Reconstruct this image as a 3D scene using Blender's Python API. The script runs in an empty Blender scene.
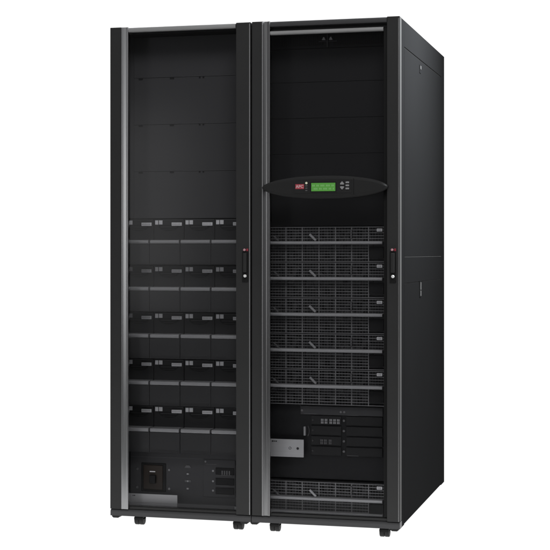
import bpy, bmesh, math, random
from mathutils import Vector, Matrix
random.seed(4)
sc = bpy.context.scene
C = sc.collection

# ---------------------------------------------------------------- materials
def mat(name, col, rough=.5, metal=0., spec=.5, bump=0., bscale=900, var=0., vscale=(6, 6, 6), emit=None, es=1.):
    m = bpy.data.materials.new(name); m.use_nodes = True
    nt = m.node_tree; b = nt.nodes['Principled BSDF']
    col = tuple(col) if hasattr(col, '__len__') else (col, col, col)
    b.inputs['Base Color'].default_value = (*col, 1)
    b.inputs['Roughness'].default_value = rough
    b.inputs['Metallic'].default_value = metal
    b.inputs['Specular IOR Level'].default_value = spec
    if emit:
        b.inputs['Emission Color'].default_value = (*emit, 1)
        b.inputs['Emission Strength'].default_value = es
    tc = nt.nodes.new('ShaderNodeTexCoord')
    if bump:
        n = nt.nodes.new('ShaderNodeTexNoise'); n.inputs['Scale'].default_value = bscale; n.inputs['Detail'].default_value = 2
        nt.links.new(tc.outputs['Object'], n.inputs['Vector'])
        bp = nt.nodes.new('ShaderNodeBump'); bp.inputs['Strength'].default_value = bump; bp.inputs['Distance'].default_value = .0004
        nt.links.new(n.outputs['Fac'], bp.inputs['Height']); nt.links.new(bp.outputs['Normal'], b.inputs['Normal'])
    if var:
        mp = nt.nodes.new('ShaderNodeMapping'); mp.inputs['Scale'].default_value = vscale
        n = nt.nodes.new('ShaderNodeTexNoise'); n.inputs['Scale'].default_value = 1; n.inputs['Detail'].default_value = 6
        nt.links.new(tc.outputs['Object'], mp.inputs['Vector']); nt.links.new(mp.outputs['Vector'], n.inputs['Vector'])
        r = nt.nodes.new('ShaderNodeMapRange')
        r.inputs['To Min'].default_value = max(0, rough - var); r.inputs['To Max'].default_value = min(1, rough + var)
        nt.links.new(n.outputs['Fac'], r.inputs['Value']); nt.links.new(r.outputs['Result'], b.inputs['Roughness'])
        mx = nt.nodes.new('ShaderNodeMapRange')
        mx.inputs['To Min'].default_value = 1 - var; mx.inputs['To Max'].default_value = 1 + var
        nt.links.new(n.outputs['Fac'], mx.inputs['Value'])
        vm = nt.nodes.new('ShaderNodeVectorMath'); vm.operation = 'SCALE'
        vm.inputs[0].default_value = col; nt.links.new(mx.outputs['Result'], vm.inputs['Scale'])
        nt.links.new(vm.outputs['Vector'], b.inputs['Base Color'])
    return m

M = dict(
    frame=mat('black_powder_coat', .041, .55, 0, .10, bump=.35, var=.12),
    trim=mat('satin_silver_trim', (.36, .364, .368), .30, 1., var=.05, vscale=(40, 40, 2)),
    trim_dark=mat('dull_grey_trim', (.25, .25, .253), .32, 1., var=.05, vscale=(40, 40, 2)),
    rail=mat('satin_grey_rail', (.36, .36, .36), .45, .3, .4, var=.1, vscale=(8, 60, 60)),
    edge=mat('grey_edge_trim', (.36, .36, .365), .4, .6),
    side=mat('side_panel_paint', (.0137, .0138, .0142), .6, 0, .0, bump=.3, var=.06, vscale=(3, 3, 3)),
    seam=mat('seam_black', .006, .8, 0, .1),
    blank=mat('blanking_paint', (.058, .058, .059), .55, 0, .2, bump=.3, var=.08),
    blank_dark=mat('dark_blanking_paint', (.0150, .0150, .0155), .5, 0, .2, bump=.3, var=.1),
    black=mat('matt_black', .010, .6, 0, .2),
    plastic=mat('black_moulded_plastic', .029, .55, 0, .1, bump=.5, bscale=1400, var=.1),
    batt=mat('battery_plastic', .040, .5, 0, .3, bump=.4, bscale=1200, var=.1),
    battdark=mat('battery_case', .029, .5, 0, .2, bump=.4, bscale=1200, var=.1),
    battrec=mat('battery_recess', .015, .6, 0, .2),
    wire=mat('grille_wire', .24, .45, .2, .5, var=.12, vscale=(30, 30, 30)),
    wire_thin=mat('grille_wire_dark', .10, .45, .2, .4),
    fan=mat('fan_plastic', .055, .5, 0, .3),
    label=mat('grey_label', (.80, .80, .80), .5, 0, .3, var=.12, vscale=(120, 120, 120)),
    edge_dull=mat('dull_latch_metal', (.07, .07, .07), .5, 0, .1),
    label_ink=mat('label_print_grey', (.34, .34, .34), .5, 0, .3),
    label_dim=mat('faint_grey_print', (.12, .12, .12), .5, 0, .3),
    plate=mat('brushed_nameplate', (.50, .50, .497), .42, .2, .5, var=.12, vscale=(4, 300, 300)),
    ink=mat('dark_ink', .02, .5),
    lever=mat('latch_metal', (.38, .38, .38), .4, .5),
    screw=mat('screw_metal', (.20, .20, .20), .4, .6),
    white=mat('polished_lock', (.95, .95, .94), .4, 0, .5),
    pink=mat('pink_lock_tab', (.62, .33, .37), .5),
    red=mat('dark_red_tab', (.32, .03, .05), .5),
    logo=mat('red_logo', (.50, .055, .08), .45),
    logo_ink=mat('logo_lettering', (.80, .55, .56), .5),
    lcd=mat('lcd_green', (.02, .06, .02), .25, 0, .4, emit=(.060, .215, .030)),
    lcd_ink=mat('lcd_segment', (.01, .03, .01), .3, 0, .3, emit=(.16, .36, .12), es=.85),
    led=mat('warm_led', (.4, .4, .3), .4, emit=(.40, .40, .30), es=.7),
    button=mat('grey_button', (.34, .34, .345), .4, 0, .4),
    rubber=mat('caster_rubber', .018, .55, 0, .3, bump=.4, bscale=300),
    brown=mat('brown_breaker', (.030, .022, .016), .5, 0, .3),
)
def glass_mat():
    m = bpy.data.materials.new('smoked_glass'); m.use_nodes = True
    nt = m.node_tree; nt.nodes.clear()
    o = nt.nodes.new('ShaderNodeOutputMaterial'); mx = nt.nodes.new('ShaderNodeMixShader')
    t = nt.nodes.new('ShaderNodeBsdfTransparent'); t.inputs['Color'].default_value = (.93, .93, .94, 1)
    g = nt.nodes.new('ShaderNodeBsdfGlossy'); g.inputs['Roughness'].default_value = .16
    lw = nt.nodes.new('ShaderNodeFresnel'); lw.inputs['IOR'].default_value = 1.17
    nt.links.new(lw.outputs[0], mx.inputs[0]); nt.links.new(t.outputs[0], mx.inputs[1]); nt.links.new(g.outputs[0], mx.inputs[2])
    nt.links.new(mx.outputs[0], o.inputs['Surface'])
    return m
M['glass'] = glass_mat()

# ---------------------------------------------------------------- mesh helpers
class MB:
    def __init__(s): s.bm = bmesh.new(); s.smooth = False
    def box(s, x0, x1, y0, y1, z0, z1, bev=0., seg=2):
        b = bmesh.new(); bmesh.ops.create_cube(b, size=1)
        for v in b.verts:
            v.co = Vector(((x0 + x1) / 2 + v.co.x * (x1 - x0), (y0 + y1) / 2 + v.co.y * (y1 - y0), (z0 + z1) / 2 + v.co.z * (z1 - z0)))
        if bev: bmesh.ops.bevel(b, geom=b.edges[:], offset=bev, segments=seg, profile=.5, affect='EDGES')
        return s.merge(b)
    def merge(s, b, mtx=None):
        mp = {}
        for v in b.verts: mp[v] = s.bm.verts.new(mtx @ v.co if mtx else v.co)
        for f in b.faces:
            nf = s.bm.faces.new([mp[v] for v in f.verts]); nf.smooth = f.smooth
        b.free(); return s
    def cyl(s, c, r, h, axis='Y', n=28, r2=None, bev=0.):
        b = bmesh.new(); bmesh.ops.create_cone(b, cap_ends=True, segments=n, radius1=r, radius2=r if r2 is None else r2, depth=h)
        if bev:
            es = [e for e in b.edges if abs(e.verts[0].co.z - e.verts[1].co.z) < 1e-7]
            bmesh.ops.bevel(b, geom=es, offset=bev, segments=3, profile=.5, affect='EDGES')
        for f in b.faces:
            if len(f.verts) == 4: f.smooth = True
        R = {'X': Matrix.Rotation(math.pi / 2, 4, 'Y'), 'Y': Matrix.Rotation(math.pi / 2, 4, 'X'), 'Z': Matrix.Identity(4)}[axis]
        return s.merge(b, Matrix.Translation(c) @ R)
    def ring(s, c, r0, r1, y0, y1, n=40):
        for k in range(n):
            a, b = 2 * math.pi * k / n, 2 * math.pi * (k + 1) / n
            P = lambda r, t, y: s.bm.verts.new((c[0] + r * math.cos(t), y, c[2] + r * math.sin(t)))
            s.bm.faces.new([P(r0, a, y0), P(r1, a, y0), P(r1, b, y0), P(r0, b, y0)])
            s.bm.faces.new([P(r1, a, y0), P(r1, a, y1), P(r1, b, y1), P(r1, b, y0)])
            s.bm.faces.new([P(r0, b, y0), P(r0, b, y1), P(r0, a, y1), P(r0, a, y0)])
        return s
    def prism(s, pts, y0, y1, bev=0.):
        """polygon in x,z extruded along y (front at y0)"""
        b = bmesh.new()
        A = [b.verts.new((x, y0, z)) for x, z in pts]; B = [b.verts.new((x, y1, z)) for x, z in pts]
        b.faces.new(A); b.faces.new(B[::-1]); n = len(pts)
        for i in range(n): b.faces.new([A[i], B[i], B[(i + 1) % n], A[(i + 1) % n]])
        bmesh.ops.recalc_face_normals(b, faces=b.faces)
        if bev: bmesh.ops.bevel(b, geom=[e for e in b.edges if abs(e.verts[0].co.y - y0) < 1e-6 and abs(e.verts[1].co.y - y0) < 1e-6], offset=bev, segments=2, profile=.5, affect='EDGES')
        return s.merge(b)
    def bar_z(s, prof, z0, z1, smooth=True):
        """profile in x,y (open towards the back) swept up z, capped"""
        b = bmesh.new(); n = len(prof)
        A = [b.verts.new((x, y, z0)) for x, y in prof]; B = [b.verts.new((x, y, z1)) for x, y in prof]
        b.faces.new([b.verts.new(v.co) for v in A]); b.faces.new([b.verts.new(v.co) for v in B[::-1]])
        for i in range(n):
            f = b.faces.new([A[i], B[i], B[(i + 1) % n], A[(i + 1) % n]]); f.smooth = smooth and i < n - 3
        bmesh.ops.recalc_face_normals(b, faces=b.faces)
        return s.merge(b)
    def bar_x(s, prof, x0, x1, smooth=True):
        b = bmesh.new(); n = len(prof)
        A = [b.verts.new((x0, y, z)) for y, z in prof]; B = [b.verts.new((x1, y, z)) for y, z in prof]
        b.faces.new([b.verts.new(v.co) for v in A]); b.faces.new([b.verts.new(v.co) for v in B[::-1]])
        for i in range(n):
            f = b.faces.new([A[i], B[i], B[(i + 1) % n], A[(i + 1) % n]]); f.smooth = smooth and i < n - 3
        bmesh.ops.recalc_face_normals(b, faces=b.faces)
        return s.merge(b)
    def build(s, name, m, parent=None, loc=(0, 0, 0), label=None):
        me = bpy.data.meshes.new(name); s.bm.to_mesh(me); s.bm.free()
        me.materials.append(M[m] if isinstance(m, str) else m)
        o = bpy.data.objects.new(name, me); C.objects.link(o)
        o.location = loc
        if parent: o.parent = parent
        if label: o['label'] = label
        return o
def box(name, m, parent, x0, x1, y0, y1, z0, z1, bev=0., label=None, loc=(0, 0, 0)):
    return MB().box(x0, x1, y0, y1, z0, z1, bev).build(name, m, parent, loc, label)
def copy_tree(o, parent, loc=None):
    c = o.copy(); C.objects.link(c); c.parent = parent
    if loc is not None: c.location = loc
    for ch in [k for k in ALL() if k.parent == o]: copy_tree(ch, c)
    return c
def ALL(): return list(C.objects)
def text_mesh(s, size, name, m, parent, x, y, z, ext=.0002):
    cu = bpy.data.curves.new(name, 'FONT'); cu.body = s; cu.size = size; cu.extrude = ext; cu.align_x = 'CENTER'; cu.align_y = 'CENTER'
    cu.offset = size * .02
    t = bpy.data.objects.new('tmp_text', cu); C.objects.link(t)
    dg = bpy.context.evaluated_depsgraph_get(); dg.update()
    me = bpy.data.meshes.new_from_object(t.evaluated_get(dg))
    bpy.data.objects.remove(t)
    me.transform(Matrix.Rotation(math.pi / 2, 4, 'X')); me.materials.clear(); me.materials.append(M[m])
    o = bpy.data.objects.new(name, me); C.objects.link(o); o.location = (x, y, z); o.parent = parent
    return o

Z0 = -.006                       # floor level
TOP, BOT, DEEP = 2.032, .035, 1.218

# ---------------------------------------------------------------- setting: white floor and backdrop with added glow
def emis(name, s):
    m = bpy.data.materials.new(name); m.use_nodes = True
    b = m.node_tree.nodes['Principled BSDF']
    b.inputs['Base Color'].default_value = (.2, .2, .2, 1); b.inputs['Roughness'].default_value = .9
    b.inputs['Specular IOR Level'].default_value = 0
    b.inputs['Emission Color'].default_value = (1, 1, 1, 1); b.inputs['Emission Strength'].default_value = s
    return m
GLOW = emis('backlit_white_acrylic', 1.02)  # glow added to floor and backdrop so no contact shadow shows
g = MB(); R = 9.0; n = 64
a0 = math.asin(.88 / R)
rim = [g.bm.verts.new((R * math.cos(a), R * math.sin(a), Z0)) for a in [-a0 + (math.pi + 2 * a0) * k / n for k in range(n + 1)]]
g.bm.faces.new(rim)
o = g.build('floor', GLOW); o['kind'] = 'structure'
M['studio'] = mat('dark_studio_floor', .02, .9, 0, 0)  # unseen dark floor, added to keep bounce and reflections down in front
g = MB(); g.bm.faces.new([g.bm.verts.new(p) for p in ((-14, -14, Z0 - .02), (14, -14, Z0 - .02), (14, 10, Z0 - .02), (-14, 10, Z0 - .02))])
o = g.build('ground', 'studio'); o['kind'] = 'structure'
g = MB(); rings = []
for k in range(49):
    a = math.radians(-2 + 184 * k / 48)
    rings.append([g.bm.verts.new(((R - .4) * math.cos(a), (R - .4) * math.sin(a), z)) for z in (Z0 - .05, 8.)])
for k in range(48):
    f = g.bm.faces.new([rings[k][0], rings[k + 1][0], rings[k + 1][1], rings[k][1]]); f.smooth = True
o = g.build('backdrop', GLOW); o['kind'] = 'structure'

# ---------------------------------------------------------------- cabinets
def cabinet(name, label, xc):
    r = bpy.data.objects.new(name, None); C.objects.link(r)
    r.location = (xc, .6, Z0); r['label'] = label; r['category'] = 'cabinet'
    r['group'] = 'black equipment cabinets standing side by side'
    r.empty_display_size = .2
    h = bpy.data.objects.new('tmp', None)
    return r
class At:                                   # parents a world-coordinate mesh to a cabinet
    def __init__(s, root): s.r = root; s.off = -Vector(root.location)
def W(root): return -Vector(root.location)

def shell(root, x0, x1):
    off = W(root)
    m = MB(); t = .022
    m.box(x0 + .001, x0 + t, .046, DEEP, BOT, TOP - .002)
    m.box(x1 - t, x1 - .003, .046, DEEP - .001, BOT + .001, TOP - .003)
    m.box(x0 + t, x1 - t, .046, DEEP, TOP - .024, TOP - .002)
    m.box(x0 + t, x1 - t, .046, DEEP, BOT, BOT + .02)
    m.box(x0 + t, x1 - t, DEEP - .02, DEEP - .001, BOT + .02, TOP - .024)
    m.build('enclosure', 'frame', root, off)
    box('rack_post', 'black', root, x0 + .022, x0 + .043, .14, .17, BOT + .02, TOP - .024, loc=off)
    box('rack_post', 'black', root, x1 - .045, x1 - .022, .14, .17, BOT + .02, TOP - .024, loc=off)
    box('back_wall', 'black', root, x0 + .022, x1 - .022, .42, .43, BOT + .02, TOP - .024, loc=off)

def plinth(root, x0, x1, feet, casters):
    off = W(root); m = MB(); h = .0262
    prof = [(.0005, BOT), (.0005, BOT + h * .62), (.0022, BOT + h * .82), (.006, BOT + h * .95), (.012, BOT + h), (.045, BOT + h), (.045, BOT)]
    m.bar_x(prof, x0, x1, smooth=False); m.build('base_plinth', 'plinth', root, off)
    for fx in feet:
        m = MB(); m.prism([(fx - .017, BOT - .0005), (fx - .016, BOT - .005), (fx - .010, BOT - .0095), (fx + .010, BOT - .0095), (fx + .016, BOT - .005), (fx + .017, BOT - .0005)], .004, .040)
        m.build('levelling_foot', 'rubber', root, off)
    for i, (cx, cy) in enumerate(casters):
        m = MB(); m.box(-.019, .019, -.020, .020, .034, .041, .002); m.box(-.0195, .0195, -.0215, .02, .021, .034, .003)
        c = m.build('caster', 'black', root, off + Vector((cx, cy, Z0)))
        for sx in (-1, 1):
            w = MB(); w.cyl((sx * .0098, 0, .0200), .0200, .0194, 'X', 32, bev=.004)
            w.cyl((sx * .0198, 0, .0200), .006, .0015, 'X', 16)
            w.build('wheel', 'rubber', c)

M['plinth'] = mat('plinth_grey_paint', (.052, .052, .054), .45, 0, .35, bump=.3, var=.1)

def strip_profile(x0, x1, bead=.0035, depth=.006):
    """door-edge trim: a bead, a shallow cove and a second bead"""
    w = x1 - x0; P = []
    for k in range(9):
        a = math.pi * (1 - k / 8); P.append((x0 + bead + bead * math.cos(a), -.001 - bead * math.sin(a)))
    for k in range(1, 12):
        t = k / 12; P.append((x0 + 2 * bead + (w - 4 * bead) * t, -.001 + .0022 * math.sin(math.pi * t)))
    for k in range(9):
        a = math.pi * (1 - k / 8); P.append((x1 - bead + bead * math.cos(a), -.001 - bead * math.sin(a) * .8))
    P += [(x1, .0085), (x0, .0085)]
    return P
def shallow_profile(x0, x1, bead=.0035):
    w = x1 - x0; P = []
    for k in range(9):
        a = math.pi * (1 - k / 8); P.append((x0 + bead + bead * math.cos(a), -.001 - bead * .32 * math.sin(a)))
    for k in range(1, 12):
        t = k / 12; P.append((x0 + 2 * bead + (w - 4 * bead) * t, -.001 + .0002 * math.sin(math.pi * t)))
    for k in range(9):
        a = math.pi * (1 - k / 8); P.append((x1 - bead + bead * math.cos(a), -.001 - bead * .32 * math.sin(a)))
    return P + [(x1, .0085), (x0, .0085)]
def door(root, x0, s0, s1, g1, x1, trim_mat, prof, top):
    """x0 outer edge, s0..s1 silver strip, g1 right stile inner edge, x1 outer edge"""
    off = W(root); zb = BOT + .0275; zt = TOP
    m = MB()
    m.box(x0, s0 - .0006, 0, .045, zb, zt, .0012)
    m.box(g1, x1, 0, .045, zb, zt - .0006, .0018)
    m.box(s0 - .0003, s1 - .0012, .0090, .0125, zb + .001, zt - .001)
    m.box(s1, g1, .012, .045, zb + .0005, zb + .010)
    m.box(s1, g1, .012, .044, zt - .019 if top else zt - .026, zt - .004)
    d = m.build('door', 'frame', root, off)
    MB().bar_z(prof(s0, s1), zb + .001, zt - .0012).build('trim_strip', trim_mat, d)
    return d

def handle(d, xc, zt=1.128, zb=.994, gw=.0125):
    m = MB(); m.box(xc - gw, xc + gw * .95, -.004, .001, zb, zt - .012, .001)
    m.build('handle', 'black', d)
    m = MB(); m.box(xc - gw * .55, xc + gw * .6, -.012, -.004, zb + .038, zt - .018, .003); m.build('grip', 'frame', d)
    m = MB(); m.cyl((xc + .0012, -.009, zb + .024), .0060, .010, 'Y', 24, bev=.002); m.build('lock', 'white', d)
    m = MB(); m.cyl((xc - .002, -.006, zt - .006), .0050, .008, 'Y', 20, bev=.002); m.build('lock_indicator', 'pink', d)
    box('lock_tab', 'red', d, xc + .005, xc + gw * 1.0, -.005, .001, zt - .011, zt - .001, .001)

# ===================== battery cabinet (left)
bat = cabinet('battery_cabinet', 'left black cabinet with rows of battery modules behind its glass door', -.3)
bo = W(bat)
shell(bat, -.6, -.0015)
plinth(bat, -.599, -.0017, (-.577, -.03), ((-.488, .05), (-.066, .05), (-.50, 1.1), (-.1, 1.1)))
dl = door(bat, -.6, -.5509, -.5214, -.0633, -.0028, 'trim', shallow_profile, True)
# top bar of the door, rounded upper edge
P = [(0.012, 2.0095), (0.0, 2.0115), (-.0012, 2.016), (-.0008, 2.022), (.002, 2.027), (.008, 2.0295), (.011, 2.0295), (.011, 2.0095)]
MB().bar_x(P, -.5210, -.0658, False).build('top_bar', 'rail', dl)
box('edge_trim', 'edge', dl, -.0082, -.0052, -.0016, .001, .064, 2.026, .0005)  # lighter strip draws the highlight along the rounded door edge
box('bottom_rail', 'black', dl, -.5212, -.0635, .012, .030, .0735, .0765)
box('window_pane', 'glass', dl, -.5208, -.0635, .0085, .0110, .0775, 2.010)
handle(dl, -.0245)
# filler blanking panels
def slots(bm, xs, z, y, w=.014, h=.006):
    for x in xs: bm.box(x - w / 2, x + w / 2, y - .0012, y + .001, z - h / 2, z + h / 2)
zs = [1.2525, 1.447, 1.6415, 1.836, 2.005]
for i in range(4):
    m = MB(); m.box(-.5405, -.060, .120, .124, zs[i] + .0006, zs[i + 1] - .0006, .0008)
    p = m.build('blanking_panel', 'blank', bat, bo)
    for x, w_ in ((-.5105, .018), (-.3738, .018), (-.2535, .007), (-.2375, .007)):
        if i < 3: m = MB(); slots(m, (x,), zs[i + 1] - .004, .1195, w_, .0065); m.build('fixing_slot', 'black', p)
    if i < 3: box('lip', 'label_dim', p, -.33, -.066, .1195, .1205, zs[i + 1] + .0014, zs[i + 1] + .0022)
box('mounting_rail', 'blank', bat, -.5770, -.5415, .1225, .1265, 1.2540, 2.007, loc=bo)
box('mounting_rail', 'blank_dark', bat, -.5770, -.5575, .1225, .1265, .0565, .2820, loc=bo)
# battery modules, 5 rows of 4: one built, the rest copied with their parts
def battery_module():
    w = .1318; H = .1915
    m = MB()
    m.box(.0008, w - .0008, .055, .30, .0, H - .001, .0012)                       # body and face (local y: 0 = handle front)
    fc = MB(); fc.box(.0002, w - .0006, .0015, .0546, .004, .088, .0012, 2)
    for k in range(3): fc.box(.004, w - .005, .0005, .0020, .006 + k * .0042, .0078 + k * .0042)
    b = m.build('battery_module', 'battdark', bat); fc.build('front_cover', 'batt', b)
    m = MB(); P = [(.0546, .0885), (.004, .0885), (.0004, .0905), (-.001, .0945), (-.001, .0995), (.0005, .1035), (.005, .1052), (.0546, .1052)]
    m.bar_x(P, .0034, w - .0044, False); m.build('handle_bar', 'rail', b)
    # moulded recess under the labels, arc-shaped
    pts = [(.022, .168), (.110, .168)] + [(.066 + .044 * math.cos(a), .163 - .020 * math.sin(a)) for a in [math.pi * k / 14 for k in range(15)]]
    MB().prism(pts, .0542, .056).build('finger_recess', 'battrec', b)
    MB().box(.030, .100, .0535, .0548, .158, .1615).box(.040, .09, .0535, .0548, .149, .1505).build('moulded_rib', 'batt', b)
    box('status_label', 'label', b, .0065, .0200, .0530, .0546, .169, .1865, .0004)
    q = MB(); q.box(.0230, .0385, .0531, .0546, .1695, .1865, .0004); q.build('status_label', 'label', b)
    box('rating_label', 'label', b, .0795, .1235, .0490, .0546, .1635, .1775, .0012)
    q = MB(); [q.box(.084 + k * .006, .0865 + k * .006, .0487, .0492, .168, .1725) for k in range(6)]; q.build('label_print', 'label_ink', b)
    box('top_lip', 'label_dim', b, .003, w - .003, .0535, .0548, H - .0035, H - .0022)
    return b
b0 = battery_module()
col_x = [-.5872, -.4551, -.3225, -.1907]; row_z = [1.2515 - .1935 * (k + 1) for k in range(5)]
first = True
# leftmost column is clipped by the frame: shift within the enclosure
for rz in row_z:
    for cxx in col_x:
        loc = bo + Vector((cxx + .0, .070, rz))
        if first: b0.location = loc; first = False
        else: copy_tree(b0, bat, loc)
# lower switch panel
zb_ = .2835
m = MB(); m.box(-.5565, -.060, .120, .124, .0565, zb_ - .002, .0008); sw = m.build('switch_panel', 'blank', bat, bo)
box('panel_lip', 'label_dim', sw, -.5545, -.061, .1192, .1205, .262, .2632)
MB().box(-.508, -.399, .1165, .1205, .120, .238, .002).build('breaker_housing', 'battrec', sw)
MB().box(-.497, -.412, .112, .117, .128, .230, .003).build('breaker_body', 'brown', sw)
MB().box(-.466, -.440, .098, .113, .155, .19, .003).build('breaker_toggle', 'battrec', sw)
box('breaker_label', 'label', sw, -.468, -.444, .1108, .1122, .2015, .2055)
for x, z in ((-.5255, .211), (-.3855, .212), (-.5255, .1345), (-.3855, .1335)):
    MB().cyl((x, .1185, z), .0052, .004, 'Y', 16, bev=.001).build('screw', 'screw', sw)
MB().prism([(-.3185, .2235), (-.290, .2235), (-.293, .2275), (-.297, .234), (-.3115, .234), (-.3155, .2275)], .117, .1205).build('warning_label', 'label_dim', sw)
for z, h, w in ((.1988, .004, .007), (.1691, .0045, .013), (.1381, .004, .007)):
    box('terminal_label', 'label_dim', sw, -.3043 - w, -.3043 + w, .117, .1205, z - h, z + h, .0006)
    MB().cyl((-.3043, .1165, z), .0035, .003, 'Y', 12).build('terminal', 'label_ink', sw)
m = MB(); m.box(-.2375, -.1005, .1165, .1205, .108, .262, .001); cp = m.build('connector_plate', 'blank', sw)
MB().cyl((-.2274, .1155, .2527), .004, .003, 'Y', 12).build('screw', 'screw', cp)
box('printed_line', 'label_dim', cp, -.2274, -.180, .1158, .1170, .2415, .2430)
for k, z in enumerate((.2157, .1734, .1348)):
    MB().box(-.184, -.1045, .1140, .1170, z - .014, z + .014, .002).build('connector', 'battrec', cp)
    MB().cyl((-.1948, .1150, z), .0042, .003, 'Y', 12).build('terminal', 'label_ink', cp)
    box('printed_line', 'label_dim', cp, -.180, -.125, .1132, .1142, z - .0175, z - .0165)
m = MB(); [m.box(-.158 + k * .0102, -.152 + k * .0102, .1120, .1142, .2015, .2185, .0004) for k in range(4)]; m.box(-.160, -.115, .1120, .1142, .1975, .1998)
m.build('connector_pins', 'label_dim', cp)
# name plate and sill in front
m = MB(); m.box(-.5560, -.3377, .080, .084, .0790, .1150, .0008); pl = m.build('name_plate', 'plate', bat, bo)
MB().box(-.532, -.528, .0792, .0802, .1055, .109).box(-.5265, -.5205, .0792, .0802, .1055, .109).build('plate_print', 'ink', pl)
box('sill', 'rail', bat, -.5560, -.062, .078, .096, .0570, .0785 , .002, loc=bo)
box('sill_edge', 'label_dim', bat, -.3370, -.0925, .0765, .0775, .0610, .0825, .0005, loc=bo)

# ===================== power cabinet (right)
pw = cabinet('power_cabinet', 'right black cabinet with green display on its front and mesh power modules inside', .3)
po = W(pw)
shell(pw, .0015, .6)
plinth(pw, .0017, .6, (.012, .578), ((.087, .05), (.532, .05), (.1, 1.1), (.48, 1.1)))
dr = door(pw, .0028, .0458, .0775, .549, .5995, 'trim_dark', strip_profile, False)
MB().box(.5335, .5485, .018, .044, .075, 2.012).build('inner_lip', 'black', dr)  # black strip stands for the shadow band inside the right stile
P = [(0.012, 1.9760), (0.0, 1.9775), (-.0015, 1.981), (-.0015, 1.987), (0.0, 1.990), (.006, 1.9925), (.011, 1.9925), (.011, 1.9760)]
MB().bar_x(P, .0780, .5340, False).build('top_bar', 'rail', dr)
P = [(0.012, 2.0080), (0.0, 2.010), (-.0008, 2.015), (-.0005, 2.022), (.002, 2.0275), (.008, 2.0302), (.011, 2.0302), (.011, 2.0080)]
MB().bar_x(P, .0780, .5480, False).build('header_bar', 'plinth', dr)
box('header_gap', 'black', dr, .0778, .5482, .016, .044, 1.9926, 2.0058)
box('edge_trim', 'edge', dr, .5938, .5954, -.0016, .001, .064, 2.024, .0005)  # stile-edge highlight put in as a lighter strip
box('edge_trim', 'edge', dr, .0458, .0484, -.0062, -.0040, .064, 2.028, .0005)  # another lighter strip, for the highlight on the silver trim's left bead
box('window_pane', 'glass', dr, .0780, .5333, .0085, .0110, .0775, 1.9755)
handle(dr, .5725, gw=.0125)

# side of the cabinet
X = .6
m = MB(); m.box(X - .0029, X, .046, .100, BOT, TOP - .0025, .0008); m.build('corner_post', 'side', pw, po)
m = MB(); m.box(X - .0029, X, 1.116, DEEP, BOT, TOP - .0025, .0008); m.build('corner_post', 'side', pw, po)
box('header_rail', 'side', pw, X - .0029, X, .1010, 1.1150, 1.9255, TOP - .0025, .0008, loc=po)
box('side_panel', 'side', pw, X - .0029, X - .0002, .1040, 1.1130, 1.0950, 1.9205, .0010, loc=po)
box('side_panel', 'side', pw, X - .0029, X - .0002, .1040, 1.1130, .9895, 1.0925, .0010, loc=po)
lp = box('side_panel', 'side', pw, X - .0029, X - .0002, .1040, 1.1130, BOT + .003, .9870, .0010, loc=po)
box('seam_strip', 'seam', pw, X - .0030, X - .0024, .1000, 1.1165, BOT + .002, 1.9255, loc=po)
box('panel_edge', 'frame', pw, X - .001, X + .0003, .105, 1.112, 1.0929, 1.0943, loc=po)
for z, h in ((1.886, .026), (.960, .052)):
    m = MB(); m.box(X - .0015, X + .0018, .480, .515, z - h * .72, z + h * .62, .001); l = m.build('side_latch', 'side', pw, po)
    MB().box(X + .0015, X + .004, .487, .509, z - h * .12, z + h * .5, .0015).build('latch_key', 'edge_dull', l)
    if z < 1.2: MB().box(X + .0015, X + .004, .487, .509, z - h * .62, z - h * .18, .0015).build('latch_key', 'edge_dull', l)

# upper interior
tp = MB(); tp.box(.0440, .5300, .120, .124, 1.9345, 2.006, .0008); tpo = tp.build('vent_panel', 'blank_dark', pw, po)
for xa, xb in ((.092, .268), (.306, .508)):
    m = MB(); m.box(xa, xb, .1165, .1205, 1.945, 1.985, .001)
    v = m.build('vent_opening', 'black', tpo)
    m = MB(); n = int((xb - xa) / .0075)
    for k in range(n): m.box(xa + .004 + k * .0075, xa + .0055 + k * .0075, .1150, .1166, 1.948, 1.982)
    m.build('vent_slats', 'blank_dark', v)
MB().box(.2850, .2885, .108, .1200, 1.936, 2.004, .001).build('centre_rod', 'label_dim', tpo)
for sx in (-1, 1):
    x = .2867 + sx * .0145
    MB().prism([(x - .0075, 1.9645), (x + .0075, 1.9645), (x + .002, 1.9765), (x - .002, 1.9765)], .106, .119).build('latch', 'lever', tpo)
MB().box(.25, .325, .113, .1165, 1.958, 1.962).build('latch_arm', 'blank', tpo)
zz = [1.2185, 1.3640, 1.5085, 1.6530, 1.7980, 1.9335]
for i in range(5):
    m = MB(); m.box(.0440, .5300, .120, .124, zz[i] + .0005, zz[i + 1] - .0005, .0008); m.build('blanking_panel', 'blank_dark', pw, po)

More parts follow.
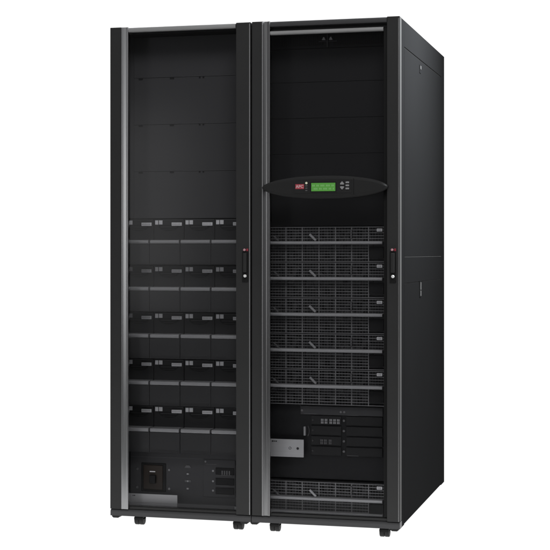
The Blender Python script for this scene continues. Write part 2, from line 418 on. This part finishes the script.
# power modules
def power_module():
    w = .474; H = .1425; m = MB()
    # sheet-metal case: open-fronted box
    m.box(0, .0015, .032, .30, 0, H); m.box(w - .0015, w, .032, .30, 0, H)
    m.box(.0015, w - .0015, .032, .30, 0, .0015); m.box(.0015, w - .0015, .032, .30, H - .0015, H); m.box(.0015, w - .0015, .085, .30, .0015, H - .0015)
    b = m.build('power_module', 'fan', pw)
    # front grille
    g = MB(); y = .030; bold = [.0025, .0700, .1385, .2070, .2740, .3413, .4090]
    for x in bold: g.box(x - .0017, x + .0017, y - .001, y + .001, .001, H - .001)
    nz = 12
    for k in range(nz + 1):
        z = .003 + (H - .006) * k / nz
        if k == 6: continue
        xe = .409 if 1 < k < 6 else .472
        g.box(.0025, xe, y - .0018, y - .0004, z - .00115, z + .00115)
    gr = g.build('grille', 'wire', b)
    g = MB(); n = 35
    for k in range(n):
        x = .0025 + .4065 * k / (n - 1)
        g.box(x - .0008, x + .0008, y + .0002, y + .0016, .001, H - .001)
    for k in range(6): x = .4145 + k * .0112; g.box(x - .0006, x + .0006, y + .0002, y + .0016, .078, H - .001)
    g.build('grille_wires', 'wire_thin', gr)
    # two fans and a heat sink behind
    for cx in (.085, .235, .36):
        f = MB(); f.ring((cx, 0, H / 2), .058, .0635, .045, .058); f.cyl((cx, .052, H / 2), .019, .014, 'Y', 24)
        for a in range(7):
            t = 2 * math.pi * a / 7 + cx * 9
            p = [(cx + .018 * math.cos(t - .12), H / 2 + .018 * math.sin(t - .12)), (cx + .057 * math.cos(t + .22), H / 2 + .057 * math.sin(t + .22)),
                 (cx + .057 * math.cos(t + .58), H / 2 + .057 * math.sin(t + .58)), (cx + .018 * math.cos(t + .28), H / 2 + .018 * math.sin(t + .28))]
            f.prism(p, .050, .0525)
        f.build('fan', 'fan', b)
    # handle bar across the middle
    P = [(.030, .0705), (.003, .0705), (0, .072), (-.001, .0745), (-.001, .0790), (.0005, .0815), (.004, .0830), (.030, .0830)]
    m = MB(); m.bar_x(P, .006, .4695, False); m.build('handle_bar', 'bar', b)
    # connector block on the lower right
    box('connector_cover', 'battrec', b, .4125, .471, .024, .0315, .014, .062, .002)
    box('status_label', 'label', b, .4435, .4660, .0220, .0300, .1215, .1335, .001)
    m = MB(); m.box(.4480, .4505, .0215, .0222, .124, .131).box(.455, .4585, .0215, .0222, .124, .131); m.build('label_print', 'label_ink', b)
    # release levers: flat slanting blades
    for x0, z0, l, wd, mt in ((.174, .1120, .036, .0085, 'lever'), (.022, .108, .030, .006, 'label_dim')):
        b2 = bmesh.new(); bmesh.ops.create_cube(b2, size=1)
        for v in b2.verts: v.co = Vector((v.co.x * l, v.co.y * .006, v.co.z * wd))
        bmesh.ops.bevel(b2, geom=b2.edges[:], offset=.001, segments=2, affect='EDGES')
        mm = MB(); mm.merge(b2, Matrix.Translation((x0 + .013, .012, z0 - .012)) @ Matrix.Rotation(math.radians(44), 4, 'Y'))
        mm.build('release_lever', mt, b)
    box('spring_clip', 'label_dim', b, .337, .3435, .020, .0275, .096, .130, .001)
    return b
M['bar'] = mat('grey_handle_bar', (.43, .43, .43), .45, .3, .4, var=.08, vscale=(8, 60, 60))
p0 = power_module()
pz = [1.2165 - .1435 * (k + 1) for k in range(5)] + [.0490]
for i, z in enumerate(pz):
    loc = po + Vector((.0475, .070, z))
    if i == 0: p0.location = loc; q = p0
    else: q = copy_tree(p0, pw, loc)
    for ch in ALL():
        if ch.parent == q and ch.name.startswith('release_lever'): ch.location.z += random.uniform(-.0012, .0012); ch.location.x += random.uniform(-.002, .002)

# control section
m = MB(); m.box(.0440, .5300, .120, .124, .2000, .4970, .0008); ct = m.build('switch_panel', 'blank_dark', pw, po)
MB().box(.1740, .5110, .1165, .1205, .458, .4925, .001).build('header_strip', 'blank', ct)
for x, z in ((.1807, .4745), (.3405, .4715), (.3545, .4718)):
    MB().cyl((x, .1155, z), .0045, .003, 'Y', 14).build('screw', 'screw', ct)
box('printed_line', 'label_dim', ct, .188, .240, .1153, .1166, .4605, .4622)
box('printed_line', 'label_dim', ct, .367, .413, .1153, .1166, .4585, .4600)
rows = [(.4195, .4545), (.3780, .4135), (.3370, .3720), (.2960, .3310)]
for i, (a, b) in enumerate(rows):
    m = MB(); m.box(.2180, .3430, .1130, .1205, a, b, .002); c = m.build('switch_module', 'plastic', ct)
    MB().cyl((.2255, .1120, (a + b) / 2), .0035, .003, 'Y', 12).build('screw', 'fan', c)
    m = MB(); m.box(.3625, .5110, .1130, .1205, a, b, .002); c2 = m.build('switch_module', 'plastic', ct)
    MB().cyl((.3525, .1180, (a + b) / 2), .0046, .004, 'Y', 14).build('screw', 'screw', ct)
    if i in (0, 2):
        m = MB(); n0 = 5 if i == 0 else 3
        for k in range(n0):
            x = (.2600 if i == 0 else .2575) + k * .0155 + (.004 if k > 1 else 0)
            for r in range(2): m.box(x, x + .0048, .1100, .1132, a + .0045 + r * .0105, a + .013 + r * .0105, .0006); m.box(x + .0062, x + .0105, .1100, .1132, a + .0045 + r * .0105, a + .013 + r * .0105, .0006)
        m.build('indicator_block', 'label_ink' if i == 0 else 'label_dim', c)
box('printed_line', 'label_dim', ct, .367, .413, .1118, .1130, .2975, .2990)
MB().box(.1885, .1975, .1060, .1205, .3735, .4100, .002).build('release_lever', 'lever', ct)
m = MB()
for k in range(8):
    a = math.radians(-60 + 120 * k / 7); m.box(.200 + .010 * math.cos(a) - .0007, .200 + .010 * math.cos(a) + .0007, .1165, .1195, .3915 + .021 * math.sin(a) - .003, .3915 + .021 * math.sin(a) + .003)
m.build('lever_guide', 'label_dim', ct)
m = MB(); m.box(.0470, .1935, .090, .094, .2880, .3590, .0008); pl = m.build('name_plate', 'plate', pw, po)
MB().box(.0615, .0685, .0892, .0902, .3475, .352).box(.0705, .0745, .0892, .0902, .3475, .352).box(.0765, .0825, .0892, .0902, .3475, .352).build('plate_print', 'ink', pl)
MB().ring((.1370, 0, .3240), .0042, .0055, .0890, .0905, 20).build('plate_hole', 'ink', pl)
MB().cyl((.1690, .0895, .3232), .0052, .002, 'Y', 16).build('plate_screw', 'ink', pl)
box('sill', 'rail', pw, .0500, .5190, .074, .094, .0560, .0735 - .025 + .0255, .002, loc=po)

# front control panel on the door
cx, hw, hh, zc = .3017, .2535, .0452, 1.3685
def outline(k):
    P = []
    for i in range(97):
        t = -1 + 2 * i / 96; t = math.sin(t * math.pi / 2)
        h = hh * max(0., 1 - abs(t) ** 2.2) ** .56
        P.append((t, h))
    return [(cx + t * (hw - k), zc + h * (1 - k / hh * .9)) for t, h in P] + [(cx + t * (hw - k), zc - h * (1 - k / hh * .9)) for t, h in P[-2:0:-1]]
m = MB(); b = bmesh.new(); lv = [(0., .0005), (0., -.012), (.0012, -.017), (.004, -.0215), (.009, -.0250), (.016, -.0265)]
rg = [[b.verts.new((x, y, z)) for x, z in outline(k)] for k, y in lv]
n = len(rg[0])
for a in range(len(rg) - 1):
    for i in range(n):
        f = b.faces.new([rg[a][i], rg[a][(i + 1) % n], rg[a + 1][(i + 1) % n], rg[a + 1][i]]); f.smooth = a > 0
b.faces.new(rg[-1]); b.faces.new(rg[0][::-1]); bmesh.ops.recalc_face_normals(b, faces=b.faces)
m.merge(b); pan = m.build('control_panel', 'plastic', pw, po)
Y = -.0266
box('fascia', 'plastic', pan, .1840, .4140, Y - .0012, Y + .001, 1.3445, 1.3945, .0006)
box('fascia_seam', 'black', pan, .4215, .4232, Y - .0006, Y + .001, 1.338, 1.4010)
Y -= .0012
box('logo', 'logo', pan, .1885, .2235, Y - .0008, Y + .0004, 1.3615, 1.3805)
text_mesh('APC', .0165, 'logo_lettering', 'logo_ink', pan, .2060, Y - .0011, 1.3706)
MB().cyl((.2330, Y - .0006, 1.3845), .0046, .002, 'Y', 16).build('status_light', 'led', pan)
for i, z in enumerate((1.3735, 1.3645, 1.3555)):
    box('status_light', 'label_dim', pan, .2290, .2372, Y - .001, Y + .0004, z - .0022, z + .0022)
box('display_bezel', 'black', pan, .2490, .3530, Y - .0010, Y + .0004, 1.3490, 1.3880, .0003)
scn = box('display_screen', 'lcd', pan, .2530, .3495, Y - .0018, Y - .0009, 1.3520, 1.3845)
m = MB()
pat = ['1101101110111011', '0111011011101101']
for r, row in enumerate(pat):
    for k, ch in enumerate(row):
        if ch == '1': m.box(.2575 + k * .0055, .2612 + k * .0055, Y - .0021, Y - .0017, 1.3705 - r * .0125, 1.3775 - r * .0125)
m.build('display_segments', 'lcd_ink', scn)
for s in (1, -1):
    z = 1.3735 + s * .0095; hgt = .0085
    MB().prism([(.3690, z - s * hgt * .7), (.3840, z - s * hgt * .7), (.3840, z - s * .001), (.3765, z + s * hgt * .8), (.3690, z - s * .001)][::s], Y - .003, Y + .0004, .0006).build('arrow_button', 'button', pan)
for z in (1.3855, 1.3735, 1.3615):
    box('menu_button', 'button', pan, .3905, .4045, Y - .003, Y + .0004, z - .0034, z + .0034, .0012)

# ---------------------------------------------------------------- lights
def area(name, loc, target, sx, sy, power, col=(1, 1, 1), spread=180):
    l = bpy.data.lights.new(name, 'AREA'); l.shape = 'RECTANGLE'; l.size = sx; l.size_y = sy; l.energy = power; l.color = col; l.spread = math.radians(spread)
    o = bpy.data.objects.new(name, l); C.objects.link(o); o.location = loc
    o.rotation_euler = (Vector(target) - Vector(loc)).to_track_quat('-Z', 'Y').to_euler()
    return o
area('softbox', (-2.85, -6.0, 1.45), (-.5, 0, 1.3), 1.2, 1.75, 19)
area('overhead_softbox', (1.5, -3.6, 5.0), (0, 0, 1.2), 3.0, 1.6, 105)
area('side_softbox', (1.75, .62, 3.05), (.6, .22, 1.95), .5, .5, 42, (.92, .965, 1.), 75)

w = bpy.data.worlds.new('World'); sc.world = w; w.use_nodes = True
w.node_tree.nodes['Background'].inputs[0].default_value = (.24, .24, .245, 1)
w.node_tree.nodes['Background'].inputs[1].default_value = 1.

# ---------------------------------------------------------------- camera
cam = bpy.data.cameras.new('Camera'); co = bpy.data.objects.new('Camera', cam); C.objects.link(co)
co.location = (1.5698, -5.6156, 1.1122); co.rotation_euler = (math.pi / 2, 0, .25632)
cam.sensor_width = 36; cam.lens = 36 * 1460.5 / 550; cam.shift_y = -(275 - 252.32) / 550
cam.clip_end = 200; cam.clip_start = .05
sc.camera = co
sc.view_settings.view_transform = 'Standard'; sc.view_settings.look = 'None'
sc.view_settings.exposure = 0; sc.view_settings.gamma = 1
sc.render.film_transparent = False
sc.cycles.use_denoising = True
